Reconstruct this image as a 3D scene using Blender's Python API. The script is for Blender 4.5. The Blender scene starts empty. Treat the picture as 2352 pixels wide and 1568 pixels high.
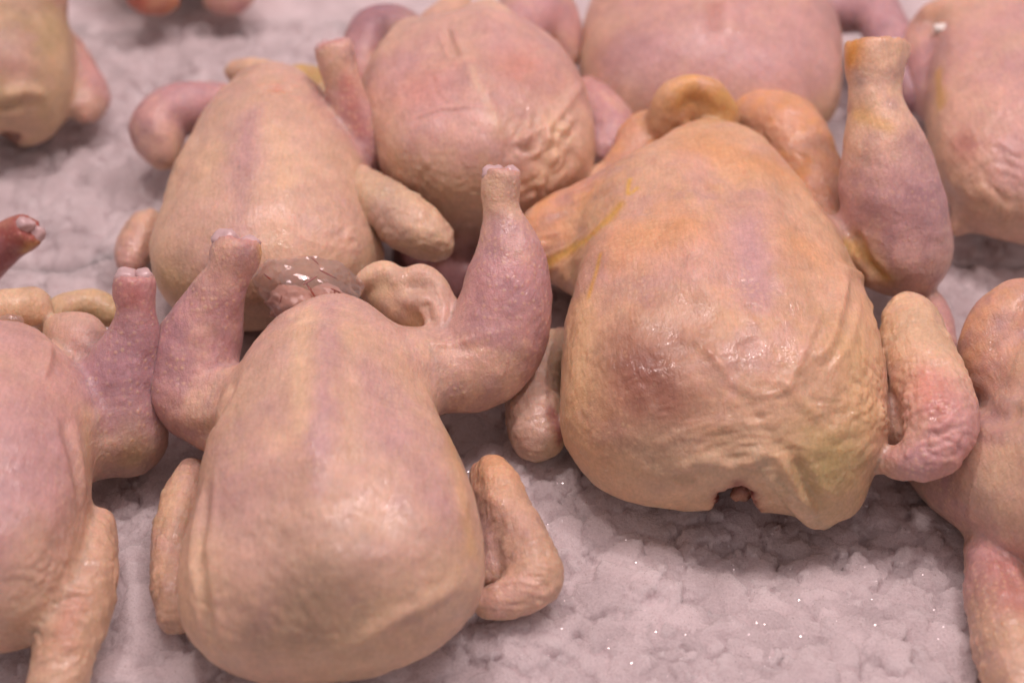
import bpy, math, random, time
import numpy as np
from mathutils import Vector, Matrix

T0 = time.time()
S = bpy.context.scene
COL = S.collection

# ------------------------------------------------------------------ camera
CAM_H, PITCH, LENS = 0.70, math.radians(45.0), 50.0
cd = bpy.data.cameras.new("camera")
cam = bpy.data.objects.new("camera", cd)
COL.objects.link(cam)
cam.location = (0.0, 0.0, CAM_H)
cam.rotation_euler = (math.pi / 2 - PITCH, 0, 0)
cd.lens, cd.sensor_width = LENS, 36.0
cd.clip_start, cd.clip_end = 0.02, 50.0
cd.dof.use_dof = True
cd.dof.focus_distance = 0.86
cd.dof.aperture_fstop = 3.0
S.camera = cam

# ------------------------------------------------------------------ light
wd = bpy.data.worlds.new("World")
S.world = wd
wd.use_nodes = True
bg = wd.node_tree.nodes["Background"]
bg.inputs[0].default_value = (1.0, 0.785, 0.79, 1)
bg.inputs[1].default_value = 0.40


def area(name, loc, target, sx, sy, watts, color):
    l = bpy.data.lights.new(name, 'AREA')
    l.shape, l.size, l.size_y, l.energy, l.color = 'RECTANGLE', sx, sy, watts, color
    o = bpy.data.objects.new(name, l)
    COL.objects.link(o)
    o.location = loc
    o.rotation_euler = (Vector(target) - Vector(loc)).to_track_quat('-Z', 'Y').to_euler()
    return o


# long diffuse counter light overhead and two small spot lamps above the birds
area("counter_light", (0.22, 0.95, 1.50), (0.12, 0.75, 0.0), 1.0, 0.45, 9.2, (1.0, 0.775, 0.79))
area("spot_lamp", (-0.30, 0.84, 1.45), (0.0, 0.7, 0.0), 0.06, 0.05, 5.0, (1.0, 0.80, 0.78))
area("spot_lamp", (0.50, 0.88, 1.45), (0.1, 0.7, 0.0), 0.06, 0.05, 5.0, (1.0, 0.80, 0.78))

S.view_settings.view_transform = 'Standard'
S.view_settings.look = 'None'
S.view_settings.exposure = 0.04
S.view_settings.gamma = 1.0
S.cycles.use_denoising = True
S.cycles.max_bounces = 8
S.cycles.transparent_max_bounces = 16
S.cycles.diffuse_bounces = 3
S.cycles.glossy_bounces = 2
S.cycles.use_adaptive_sampling = True
S.cycles.adaptive_threshold = 0.03

# ------------------------------------------------------------------ helpers
PW, PH = 2352.0, 1568.0
FPX = PW * LENS / 36.0
C0 = np.array([0.0, 0.0, CAM_H])
FWD = np.array([0.0, math.cos(PITCH), -math.sin(PITCH)])
UPV = np.array([0.0, math.sin(PITCH), math.cos(PITCH)])


def at(px, py, z):
    """place on the counter at height z that is seen at (px, py)"""
    d = FWD + np.array([1.0, 0, 0]) * ((px - PW / 2) / FPX) + UPV * ((PH / 2 - py) / FPX)
    return C0 + d * ((z - CAM_H) / d[2])


def depth(p):
    return float(np.dot(np.asarray(p) - C0, FWD))


def proj(P):
    q = P - C0
    d = q @ FWD
    return PW / 2 + FPX * q[:, 0] / d, PH / 2 - FPX * (q @ UPV) / d, d


NT = np.random.default_rng(99).random(64 ** 3)


def hash3(i, j, k, seed):
    return NT[(((i + seed * 13) & 63) << 12) | (((j + seed * 29) & 63) << 6) | ((k + seed * 7) & 63)]


def vnoise(P, seed=0):
    i = np.floor(P).astype(np.int64)
    f = P - i
    f = f * f * f * (f * (f * 6 - 15) + 10)
    r = 0
    for a in (0, 1):
        for b in (0, 1):
            for c in (0, 1):
                w = (f[:, 0] if a else 1 - f[:, 0]) * (f[:, 1] if b else 1 - f[:, 1]) * (f[:, 2] if c else 1 - f[:, 2])
                r = r + w * hash3(i[:, 0] + a, i[:, 1] + b, i[:, 2] + c, seed)
    return r * 2 - 1


def fbm(P, octv=3, seed=0):
    r, a = 0, 1.0
    for o in range(octv):
        r = r + a * vnoise(P * (2.03 ** o) + 17.3 * o, seed + o)
        a *= 0.5
    return r


def sm(x):
    x = np.clip(x, 0, 1)
    return x * x * (3 - 2 * x)


def srgb(r, g, b):
    f = lambda c: ((c / 255 + 0.055) / 1.055) ** 2.4 if c > 10 else c / 255 / 12.92
    return np.array([f(r), f(g), f(b)])


# ------------------------------------------------------------------ implicit shapes
class Prim:
    def __init__(self, fn, lo, hi, k, part, col, bump=0.5):
        self.fn, self.lo, self.hi, self.k, self.part, self.col, self.bump = fn, np.array(lo), np.array(hi), k, part, np.array(col), bump


def rcone(a, b, ra, rb, k, part, col, bump=0.5):
    a, b = np.array(a, float), np.array(b, float)
    ba = b - a
    l2 = max(float(ba @ ba), 1e-10)
    rr = ra - rb
    a2 = max(l2 - rr * rr, 1e-12)
    il2 = 1.0 / l2

    def fn(P):
        pa = P - a
        y = pa @ ba
        z = y - l2
        x = pa * l2 - y[..., None] * ba
        x2 = (x * x).sum(-1)
        y2 = y * y * l2
        z2 = z * z * l2
        kk = np.sign(rr) * rr * rr * x2
        d1 = np.sqrt(np.maximum(x2 + z2, 0)) * il2 - rb
        d2 = np.sqrt(np.maximum(x2 + y2, 0)) * il2 - ra
        d3 = (np.sqrt(np.maximum(x2 * a2 * il2, 0)) + y * rr) * il2 - ra
        return np.where(np.sign(z) * a2 * z2 > kk, d1, np.where(np.sign(y) * a2 * y2 < kk, d2, d3))
    lo = np.minimum(a - ra, b - rb)
    hi = np.maximum(a + ra, b + rb)
    return Prim(fn, lo, hi, k, part, col, bump)


def ellip(c, ax, k, part, col, bump=0.5):
    """ax: three world vectors = semi axes"""
    c = np.array(c, float)
    A = np.array(ax, float)
    r = np.linalg.norm(A, axis=1)
    U = A / r[:, None]

    def fn(P):
        q = (P - c) @ U.T
        k0 = np.sqrt(((q / r) ** 2).sum(-1))
        k1 = np.sqrt(((q / (r * r)) ** 2).sum(-1))
        return k0 * (k0 - 1) / np.maximum(k1, 1e-6)
    e = np.sqrt((A ** 2).sum(0))
    return Prim(fn, c - e, c + e, k, part, col, bump)


def hermite(xs, ys, x):
    xs, ys = np.array(xs, float), np.array(ys, float)
    m = np.gradient(ys, xs)
    i = np.clip(np.searchsorted(xs, x) - 1, 0, len(xs) - 2)
    h = xs[i + 1] - xs[i]
    t = np.clip((x - xs[i]) / h, 0, 1)
    return ((2 * t ** 3 - 3 * t * t + 1) * ys[i] + (t ** 3 - 2 * t * t + t) * h * m[i]
            + (-2 * t ** 3 + 3 * t * t) * ys[i + 1] + (t ** 3 - t * t) * h * m[i + 1])


def loft(a, b, st, cap0, cap1, p, k, part, col, bump=0.5, keel=0.0, pe=2.6):
    """body from a (neck end) to b (tail end); st rows: s, left, right, up, down in metres"""
    a, b = np.array(a, float), np.array(b, float)
    L = np.linalg.norm(b - a)
    u = (b - a) / L
    w = np.array([0, 0, 1.0]) - u * u[2]
    w /= np.linalg.norm(w)
    v = np.cross(u, w)
    st = np.array(st, float)
    lut_x = np.linspace(0, 1, 400)
    lut = [hermite(st[:, 0], st[:, i], lut_x) for i in (1, 2, 3, 4)]

    def raw(P):
        q = P - a
        s = (q @ u) / L
        x = q @ v
        z = q @ w
        sc = np.clip(s, 0, 1)
        e0 = np.clip((cap0 - s) / cap0, 0, None)
        e1 = np.clip((s - 1 + cap1) / cap1, 0, None)
        e2 = e0 ** pe + e1 ** 2.1
        l, r, t, d = [np.interp(sc, lut_x, y_) for y_ in lut]
        X = np.abs(x) / np.where(x < 0, l, r)
        Z = np.abs(z) / np.where(z > 0, t * (1 - keel * np.sqrt(X * X + 0.005)), d)
        return ((X ** p + Z ** p) ** (pe / p) + e2) ** (1 / pe) - 1

    def fn(P):
        f = raw(P)
        e = 5e-4
        g2 = 0
        for i in range(3):
            o = np.zeros(3)
            o[i] = e
            g2 = g2 + ((raw(P + o) - f) / e) ** 2
        return f / np.maximum(np.sqrt(g2), 3.0)
    m = max(st[:, 1:].max() * 1.05, 0.0)
    lo = np.minimum(a, b) - m
    hi = np.maximum(a, b) + m
    # tighten along the axis
    return Prim(fn, lo, hi, k, part, col, bump)


def surface_nets(F, lo, h):
    n = np.array(F.shape)
    neg = F < 0
    c = [(i, j, k) for i in (0, 1) for j in (0, 1) for k in (0, 1)]
    sl = lambda o: tuple(slice(o[d], n[d] - 1 + o[d]) for d in range(3))
    cnt = np.zeros(n - 1, np.int8)
    for o in c:
        cnt += neg[sl(o)]
    act = (cnt > 0) & (cnt < 8)
    idx = np.argwhere(act)
    N = len(idx)
    vid = -np.ones(n - 1, np.int64)
    vid[act] = np.arange(N)
    val = np.stack([F[idx[:, 0] + o[0], idx[:, 1] + o[1], idx[:, 2] + o[2]] for o in c], 1)
    acc = np.zeros((N, 3))
    num = np.zeros(N)
    for i, oa in enumerate(c):
        for j, ob in enumerate(c):
            if j > i and sum(abs(x - y) for x, y in zip(oa, ob)) == 1:
                m = (val[:, i] < 0) != (val[:, j] < 0)
                t = val[m, i] / (val[m, i] - val[m, j])
                acc[m] += np.array(oa) + t[:, None] * (np.array(ob) - np.array(oa))
                num[m] += 1
    V = lo + (idx + acc / num[:, None]) * h
    Q = []
    for d in range(3):
        e1, e2 = (d + 1) % 3, (d + 2) % 3
        A = neg.take(range(0, n[d] - 1), d)
        B = neg.take(range(1, n[d]), d)
        X = np.argwhere(A != B)
        ok = (X[:, e1] > 0) & (X[:, e2] > 0) & (X[:, e1] < n[e1] - 1) & (X[:, e2] < n[e2] - 1)
        X = X[ok]
        flip = A[X[:, 0], X[:, 1], X[:, 2]]

        def cell(a, b):
            Y = X.copy()
            Y[:, e1] -= a
            Y[:, e2] -= b
            return vid[Y[:, 0], Y[:, 1], Y[:, 2]]
        q = np.stack([cell(1, 1), cell(0, 1), cell(0, 0), cell(1, 0)], 1)
        q[~flip] = q[~flip][:, ::-1]
        Q.append(q)
    return V, np.concatenate(Q)


def vnormals(V, Q):
    fn = np.cross(V[Q[:, 2]] - V[Q[:, 0]], V[Q[:, 3]] - V[Q[:, 1]])
    N = np.zeros_like(V)
    for i in range(4):
        for d in range(3):
            N[:, d] += np.bincount(Q[:, i], fn[:, d], len(V))
    return N / np.maximum(np.linalg.norm(N, axis=1), 1e-12)[:, None]


def relax(V, Q, it=2, lam=0.5):
    e = np.concatenate([Q[:, [0, 1]], Q[:, [1, 2]], Q[:, [2, 3]], Q[:, [3, 0]]])
    e = np.concatenate([e, e[:, ::-1]])
    deg = np.bincount(e[:, 0], minlength=len(V))
    for _ in range(it):
        A = np.stack([np.bincount(e[:, 0], V[e[:, 1], d], len(V)) for d in range(3)], 1) / deg[:, None]
        V = V + lam * (A - V)
    return V


def subdivide(V, Q):
    n = len(V)
    e = np.sort(np.concatenate([Q[:, [0, 1]], Q[:, [1, 2]], Q[:, [2, 3]], Q[:, [3, 0]]]), 1)
    key, inv = np.unique(e[:, 0] * n + e[:, 1], return_inverse=True)
    a, b = key // n, key % n
    E = (V[a] + V[b]) / 2
    Fc = V[Q].mean(1)
    m = len(Q)
    ei = [inv[i * m:(i + 1) * m] + n for i in range(4)]
    fi = np.arange(m) + n + len(key)
    q = np.concatenate([np.stack([Q[:, i], ei[i], fi, ei[i - 1]], 1) for i in range(4)])
    return np.concatenate([V, E, Fc]), q


def mesh_obj(name, V, faces, mat, parent=None, base=None, normals=None, cols=None, bump=None, smooth=True):
    me = bpy.data.meshes.new(name)
    if base is not None:
        V = V - base
    faces = np.asarray(faces)
    nf, fs = faces.shape
    me.vertices.add(len(V))
    me.vertices.foreach_set("co", np.ascontiguousarray(V, np.float32).ravel())
    me.loops.add(nf * fs)
    me.loops.foreach_set("vertex_index", np.ascontiguousarray(faces, np.int32).ravel())
    me.polygons.add(nf)
    me.polygons.foreach_set("loop_start", np.arange(0, nf * fs, fs, dtype=np.int32))
    me.update(calc_edges=True)
    me.polygons.foreach_set("use_smooth", np.full(nf, smooth, bool))
    if cols is not None:
        at_ = me.attributes.new("skin_tint", 'FLOAT_COLOR', 'POINT')
        at_.data.foreach_set("color", np.ascontiguousarray(np.concatenate([cols, np.ones((len(V), 1))], 1), np.float32).ravel())
    if bump is not None:
        at_ = me.attributes.new("skin_grain", 'FLOAT', 'POINT')
        at_.data.foreach_set("value", np.ascontiguousarray(bump, np.float32))
    if normals is not None:
        me.normals_split_custom_set_from_vertices(normals.tolist())
    me.materials.append(mat)
    o = bpy.data.objects.new(name, me)
    COL.objects.link(o)
    o.parent = parent
    return o


# ------------------------------------------------------------------ materials
def new_mat(name):
    m = bpy.data.materials.new(name)
    m.use_nodes = True
    nt = m.node_tree
    return m, nt, nt.nodes["Principled BSDF"]


def nd(nt, kind, **kw):
    n = nt.nodes.new(kind)
    for k_, v_ in kw.items():
        if k_.startswith('i_'):
            n.inputs[k_[2:].replace('_', ' ')].default_value = v_
        else:
            setattr(n, k_, v_)
    return n


def skin_material():
    m, nt, bs = new_mat("raw_chicken_skin")
    L = nt.links.new
    tc = nd(nt, "ShaderNodeTexCoord")
    tint = nd(nt, "ShaderNodeAttribute", attribute_name="skin_tint")
    grain = nd(nt, "ShaderNodeAttribute", attribute_name="skin_grain")
    n1 = nd(nt, "ShaderNodeTexNoise", i_Scale=75.0, i_Detail=5.0, i_Roughness=0.6)
    L(tc.outputs["Object"], n1.inputs["Vector"])
    r1 = nd(nt, "ShaderNodeMapRange", i_From_Min=0.32, i_From_Max=0.70, i_To_Min=0.90, i_To_Max=1.09)
    L(n1.outputs["Fac"], r1.inputs["Value"])
    n2 = nd(nt, "ShaderNodeTexNoise", i_Scale=420.0, i_Detail=3.0, i_Roughness=0.65)
    L(tc.outputs["Object"], n2.inputs["Vector"])
    r2 = nd(nt, "ShaderNodeMapRange", i_From_Min=0.3, i_From_Max=0.7, i_To_Min=0.92, i_To_Max=1.08)
    L(n2.outputs["Fac"], r2.inputs["Value"])
    mu = nd(nt, "ShaderNodeMath", operation='MULTIPLY')
    L(r1.outputs[0], mu.inputs[0])
    L(r2.outputs[0], mu.inputs[1])
    mps = nd(nt, "ShaderNodeMapping")
    mps.inputs["Rotation"].default_value = (0, 0, 0.35)
    mps.inputs["Scale"].default_value = (1.0, 0.22, 0.6)
    L(tc.outputs["Object"], mps.inputs["Vector"])
    ns = nd(nt, "ShaderNodeTexNoise", i_Scale=520.0, i_Detail=2.0, i_Roughness=0.6)
    L(mps.outputs[0], ns.inputs["Vector"])
    rs = nd(nt, "ShaderNodeMapRange", i_From_Min=0.3, i_From_Max=0.7, i_To_Min=0.94, i_To_Max=1.06)
    L(ns.outputs["Fac"], rs.inputs["Value"])
    mu2 = nd(nt, "ShaderNodeMath", operation='MULTIPLY')
    L(mu.outputs[0], mu2.inputs[0])
    L(rs.outputs[0], mu2.inputs[1])
    mu = mu2
    vm = nd(nt, "ShaderNodeVectorMath", operation='SCALE')
    L(tint.outputs["Color"], vm.inputs[0])
    L(mu.outputs[0], vm.inputs["Scale"])
    # pale follicle dots
    vo = nd(nt, "ShaderNodeTexVoronoi", i_Scale=250.0, i_Randomness=0.55)
    L(tc.outputs["Object"], vo.inputs["Vector"])
    dots = nd(nt, "ShaderNodeMapRange", i_From_Min=0.04, i_From_Max=0.48, i_To_Min=1.0, i_To_Max=0.0, interpolation_type='SMOOTHSTEP')
    L(vo.outputs["Distance"], dots.inputs["Value"])
    pn = nd(nt, "ShaderNodeTexNoise", i_Scale=55.0, i_Detail=2.0)
    L(tc.outputs["Object"], pn.inputs["Vector"])
    pr = nd(nt, "ShaderNodeMapRange", i_From_Min=0.35, i_From_Max=0.65, i_To_Min=0.15, i_To_Max=1.0)
    L(pn.outputs["Fac"], pr.inputs["Value"])
    gp = nd(nt, "ShaderNodeMath", operation='MULTIPLY')
    L(pr.outputs[0], gp.inputs[0])
    L(grain.outputs["Fac"], gp.inputs[1])
    dg = nd(nt, "ShaderNodeMath", operation='MULTIPLY')
    L(dots.outputs[0], dg.inputs[0])
    L(gp.outputs[0], dg.inputs[1])
    df = nd(nt, "ShaderNodeMath", operation='MULTIPLY', )
    df.inputs[1].default_value = 0.75
    L(dg.outputs[0], df.inputs[0])
    mx = nd(nt, "ShaderNodeMix", data_type='RGBA')
    mx.inputs["B"].default_value = (0.78, 0.55, 0.34, 1)
    L(df.outputs[0], mx.inputs["Factor"])
    L(vm.outputs[0], mx.inputs["A"])
    L(mx.outputs["Result"], bs.inputs["Base Color"])
    # relief: follicles, fine creases drawn out along the body
    mp = nd(nt, "ShaderNodeMapping")
    mp.inputs["Rotation"].default_value = (0, 0, 0.35)
    mp.inputs["Scale"].default_value = (1.0, 0.38, 0.7)
    L(tc.outputs["Object"], mp.inputs["Vector"])
    n3 = nd(nt, "ShaderNodeTexNoise", i_Scale=330.0, i_Detail=2.0, i_Roughness=0.6, i_Distortion=0.5)
    L(mp.outputs[0], n3.inputs["Vector"])
    g3 = nd(nt, "ShaderNodeMath", operation='MULTIPLY')
    L(n3.outputs["Fac"], g3.inputs[0])
    g3.inputs[1].default_value = 0.8
    hs = nd(nt, "ShaderNodeMath", operation='MULTIPLY_ADD')
    hs.inputs[1].default_value = 0.45
    L(dg.outputs[0], hs.inputs[0])
    L(g3.outputs[0], hs.inputs[2])
    n4 = nd(nt, "ShaderNodeTexNoise", i_Scale=900.0, i_Detail=0.0)
    L(tc.outputs["Object"], n4.inputs["Vector"])
    g4 = nd(nt, "ShaderNodeMath", operation='MULTIPLY')
    L(n4.outputs["Fac"], g4.inputs[0])
    g4.inputs[1].default_value = 0.22
    hs2 = nd(nt, "ShaderNodeMath", operation='ADD')
    L(hs.outputs[0], hs2.inputs[0])
    L(g4.outputs[0], hs2.inputs[1])
    bp = nd(nt, "ShaderNodeBump", i_Strength=0.7, i_Distance=0.0011)
    L(hs2.outputs[0], bp.inputs["Height"])
    L(bp.outputs[0], bs.inputs["Normal"])
    L(bp.outputs[0], bs.inputs["Coat Normal"])
    bs.inputs["Subsurface Weight"].default_value = 0.55
    bs.inputs["Subsurface Radius"].default_value = (1.0, 0.40, 0.25)
    bs.inputs["Subsurface Scale"].default_value = 0.0055
    rr = nd(nt, "ShaderNodeMapRange", i_From_Min=0.3, i_From_Max=0.7, i_To_Min=0.40, i_To_Max=0.56)
    L(n1.outputs["Fac"], rr.inputs["Value"])
    L(rr.outputs[0], bs.inputs["Roughness"])
    bs.inputs["Specular IOR Level"].default_value = 0.45
    wet = nd(nt, "ShaderNodeMapRange", i_From_Min=0.45, i_From_Max=0.68, i_To_Min=0.03, i_To_Max=0.50)
    L(pn.outputs["Fac"], wet.inputs["Value"])
    L(wet.outputs[0], bs.inputs["Coat Weight"])
    bs.inputs["Coat Roughness"].default_value = 0.10
    return m


def ice_material(name, bumpd):
    m, nt, bs = new_mat(name)
    L = nt.links.new
    tc = nd(nt, "ShaderNodeTexCoord")
    n1 = nd(nt, "ShaderNodeTexNoise", i_Scale=30.0, i_Detail=4.0)
    L(tc.outputs["Object"], n1.inputs["Vector"])
    sp = nd(nt, "ShaderNodeTexNoise", i_Scale=620.0, i_Detail=3.0, i_Roughness=0.8)
    L(tc.outputs["Object"], sp.inputs["Vector"])
    spr = nd(nt, "ShaderNodeMapRange", i_From_Min=0.3, i_From_Max=0.7, i_To_Min=-0.22, i_To_Max=0.22)
    L(sp.outputs["Fac"], spr.inputs["Value"])
    sa = nd(nt, "ShaderNodeMath", operation='ADD')
    L(n1.outputs["Fac"], sa.inputs[0])
    L(spr.outputs[0], sa.inputs[1])
    cr = nd(nt, "ShaderNodeValToRGB")
    cr.color_ramp.elements[0].position, cr.color_ramp.elements[0].color = 0.3, (0.65, 0.57, 0.58, 1)
    cr.color_ramp.elements[1].position, cr.color_ramp.elements[1].color = 0.7, (0.82, 0.73, 0.74, 1)
    L(sa.outputs[0], cr.inputs["Fac"])
    if name == "crushed_ice":
        tn = nd(nt, "ShaderNodeAttribute", attribute_name="skin_tint")
        vm = nd(nt, "ShaderNodeVectorMath", operation='MULTIPLY')
        L(cr.outputs["Color"], vm.inputs[0])
        L(tn.outputs["Color"], vm.inputs[1])
        L(vm.outputs[0], bs.inputs["Base Color"])
    else:
        L(cr.outputs["Color"], bs.inputs["Base Color"])
    bs.inputs["Subsurface Weight"].default_value = 0.8
    bs.inputs["Subsurface Radius"].default_value = (1.0, 0.95, 0.95)
    bs.inputs["Subsurface Scale"].default_value = 0.020
    bs.inputs["Roughness"].default_value = 0.16
    bs.inputs["IOR"].default_value = 1.38
    n2 = sp
    bp = nd(nt, "ShaderNodeBump", i_Strength=0.8, i_Distance=bumpd)
    L(n2.outputs["Fac"], bp.inputs["Height"])
    L(bp.outputs[0], bs.inputs["Normal"])
    return m


def plain(name, col, rough=0.4, **kw):
    m, nt, bs = new_mat(name)
    tc = nd(nt, "ShaderNodeTexCoord")
    n1 = nd(nt, "ShaderNodeTexNoise", i_Scale=160.0, i_Detail=4.0)
    nt.links.new(tc.outputs["Object"], n1.inputs["Vector"])
    mx = nd(nt, "ShaderNodeMix", data_type='RGBA')
    mx.inputs["A"].default_value = tuple(c * 0.78 for c in col) + (1,)
    mx.inputs["B"].default_value = tuple(min(1, c * 1.15) for c in col) + (1,)
    nt.links.new(n1.outputs["Fac"], mx.inputs["Factor"])
    nt.links.new(mx.outputs["Result"], bs.inputs["Base Color"])
    bs.inputs["Roughness"].default_value = rough
    for k_, v_ in kw.items():
        bs.inputs[k_.replace('_', ' ')].default_value = v_
    bp = nd(nt, "ShaderNodeBump", i_Strength=0.4, i_Distance=0.001)
    nt.links.new(n1.outputs["Fac"], bp.inputs["Height"])
    nt.links.new(bp.outputs[0], bs.inputs["Normal"])
    return m


SKIN = skin_material()
ICE = ice_material("crushed_ice", 0.0030)
ICE_BED = ice_material("ice_bed", 0.0016)
CRYSTAL = plain("ice_crystal", (0.88, 0.84, 0.84), 0.2, Metallic=0.85)
CARTILAGE = plain("cartilage", (0.60, 0.43, 0.43), 0.3, Coat_Weight=0.4)

# skin colours (albedo)
PINK = np.array([0.54, 0.295, 0.28])
LILAC = np.array([0.51, 0.31, 0.325])
PEACH = np.array([0.63, 0.42, 0.30])
CREAM = np.array([0.71, 0.505, 0.325])
YELLOW = np.array([0.64, 0.40, 0.13])
ORANGE = np.array([0.66, 0.345, 0.155])
RED = np.array([0.36, 0.10, 0.085])
PALE = np.array([0.60, 0.44, 0.30])
PURPLE = np.array([0.30, 0.17, 0.20])
OLIVE = np.array([0.44, 0.35, 0.14])


# ------------------------------------------------------------------ a bird
class Bird:
    def __init__(self, label, voxel=0.0016, seed=1):
        self.label, self.vox, self.seed = label, voxel, seed
        self.prims, self.cuts, self.knobs = [], [], []
        self.creases, self.wrinkles, self.stains, self.lines = [], [], [], []

    def body(self, a, b, st, cap0=0.35, cap1=0.3, p=2.2, col=PEACH, bump=0.35, part='body', k=0.012, keel=.16, pe=2.6):
        self.prims.append(loft(at(*a), at(*b), st, cap0, cap1, p, k, part, col, bump, keel, pe))

    def chain(self, part, pts, k=0.012, k0=None, bump=0.8):
        """limb along a smooth line; pts rows: px, py, z, radius in px, colour"""
        W = np.array([at(*p[:3]) for p in pts])
        A_ = np.array([list(w) + [p[3] * depth(w) / FPX] + list(p[4]) for p, w in zip(pts, W)])
        n = len(pts)
        t0 = np.arange(n, dtype=float)
        tt = np.linspace(0, n - 1, (n - 1) * 3 + 1) if n > 2 else t0
        B_ = np.stack([hermite(t0, A_[:, i], tt) for i in range(7)], 1) if n > 2 else A_
        for i in range(len(tt) - 1):
            a, b = B_[i], B_[i + 1]
            kk = k0 if (k0 and i == 0) else max(k, 0.003)
            self.prims.append(rcone(a[:3], b[:3], max(a[3], .001), max(b[3], .001), kk if i == 0 else max(min(k, .008), .004), part, np.clip((a[4:] + b[4:]) / 2, .01, 1), bump))

    def blob(self, part, c, u, r2, r3, col, k=0.01, bump=0.5):
        """ellipsoid with a half axis from c to u (px,py,z), the two other half axes in px"""
        C, U = at(*c), at(*u)
        a = U - C
        w = np.array([0, 0, 1.0]) - a * (a[2] / (a @ a))
        w /= np.linalg.norm(w)
        v = np.cross(a / np.linalg.norm(a), w)
        s = depth(C) / FPX
        self.prims.append(ellip(C, [a, v * r2 * s, w * r3 * s], k, part, col, bump))

    def cut(self, pts, k=0.008, col=RED):
        W = [at(*p[:3]) for p in pts]
        R = [p[3] * depth(w) / FPX for p, w in zip(pts, W)]
        for i in range(len(pts) - 1):
            self.cuts.append(rcone(W[i], W[i + 1], R[i], R[i + 1], k, 'x', col))

    def stump(self, part, tip, prev, r, col=PINK, balls=((-.44, .50), (.42, .46)), deep=.10):
        """flat sawn end of a leg with two cartilage heads standing out of it"""
        T, Pv = at(*tip), at(*prev)
        d = (T - Pv) / np.linalg.norm(T - Pv)
        R = r * depth(T) / FPX
        self.cuts.append(rcone(T + d * R * (1.9 + deep), T + d * R * (1.95 + deep), R * 1.9, R * 1.9, .0025, 'x', col))
        lat = np.array([1.0, 0, 0]) - d * d[0]
        lat /= np.linalg.norm(lat)
        frm = np.cross(d, lat)
        for i, (o, br) in enumerate(balls):
            c = T + lat * o * R + d * R * (deep - .04) + frm * R * (.12 if i else -.10)
            self.knobs.append((part, c, None, None, br * R, 1.1, None))

    def knob(self, part, px, py, z, r, stretch=1.0, mat=None):
        self.knobs.append((part, px, py, z, r, stretch, mat))

    def build(self):
        h = self.vox * 2
        lo = np.min([p.lo for p in self.prims], 0) - 0.012
        hi = np.max([p.hi for p in self.prims], 0) + 0.012
        lo[2] = max(lo[2], -0.03)
        # nothing is needed far outside the picture
        lo[0], hi[0] = max(lo[0], -0.62), min(hi[0], 0.62)
        n = np.ceil((hi - lo) / h).astype(int) + 1
        F = np.full(n, 1.0, np.float32)

        def box(p, mg):
            i0 = np.clip(np.floor((p.lo - mg - lo) / h).astype(int), 0, n)
            i1 = np.clip(np.ceil((p.hi + mg - lo) / h).astype(int) + 1, 0, n)
            return tuple(slice(x, y) for x, y in zip(i0, i1))
        for p in [q for q in self.prims if q.part != 'neck']:
            s = box(p, p.k + 2 * h)
            g = np.meshgrid(*[lo[d] + h * np.arange(s[d].start, s[d].stop) for d in range(3)], indexing='ij')
            if g[0].size == 0:
                continue
            d = p.fn(np.stack(g, -1)).astype(np.float32)
            a = F[s]
            q = np.maximum(p.k - np.abs(a - d), 0) / p.k
            F[s] = np.minimum(a, d) - q * q * p.k * 0.25
        for p in self.cuts:
            s = box(p, p.k + 2 * h)
            g = np.meshgrid(*[lo[d] + h * np.arange(s[d].start, s[d].stop) for d in range(3)], indexing='ij')
            if g[0].size == 0:
                continue
            d = -p.fn(np.stack(g, -1)).astype(np.float32)
            a = F[s]
            q = np.maximum(p.k - np.abs(a - d), 0) / p.k
            F[s] = np.maximum(a, d) + q * q * p.k * 0.25
        for p in [q for q in self.prims if q.part == 'neck']:
            s = box(p, p.k + 2 * h)
            g = np.meshgrid(*[lo[d] + h * np.arange(s[d].start, s[d].stop) for d in range(3)], indexing='ij')
            if g[0].size:
                F[s] = np.minimum(F[s], p.fn(np.stack(g, -1)).astype(np.float32))
        F[0], F[-1], F[:, 0], F[:, -1], F[:, :, 0], F[:, :, -1] = 1, 1, 1, 1, 1, 1
        V, Q = surface_nets(F, lo, h)
        V, Q = subdivide(relax(V, Q, 2), Q)
        V = relax(V, Q, 3)
        # colours and part of each vertex
        D = np.full((len(V), len(self.prims)), 0.2, np.float32)
        for i, p in enumerate(self.prims):
            ii = np.where(((V > p.lo - 0.03) & (V < p.hi + 0.03)).all(1))[0]
            if len(ii):
                D[ii, i] = p.fn(V[ii])
        dm = D.min(1)
        Wt = np.exp(-np.clip(D - dm[:, None], 0, 0.05) / 0.0065)
        Wt /= Wt.sum(1)[:, None]
        Ws = np.exp(-np.clip(D - dm[:, None], 0, 0.08) / 0.010)
        Ws /= Ws.sum(1)[:, None]

        def soft(*names):
            return Ws[:, [p.part.split('#')[0] in names for p in self.prims]].sum(1)
        cols = Wt @ np.stack([p.col for p in self.prims])
        grain = Wt @ np.array([p.bump for p in self.prims])
        parts = []
        for p in self.prims:
            if p.part not in parts:
                parts.append(p.part)
        PD = np.stack([np.min(D[:, [i for i, p in enumerate(self.prims) if p.part == q]], 1) for q in parts], 1)
        # even out the seam between parts
        vp = PD.argmin(1)
        N = vnormals(V, Q)
        px, py, dd = proj(V)

        def pick(x, y):
            r = (px - x) ** 2 + (py - y) ** 2
            c = np.where(r < 36)[0]
            if len(c) == 0:
                return int(r.argmin())
            return int(c[dd[c].argmin()])

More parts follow.
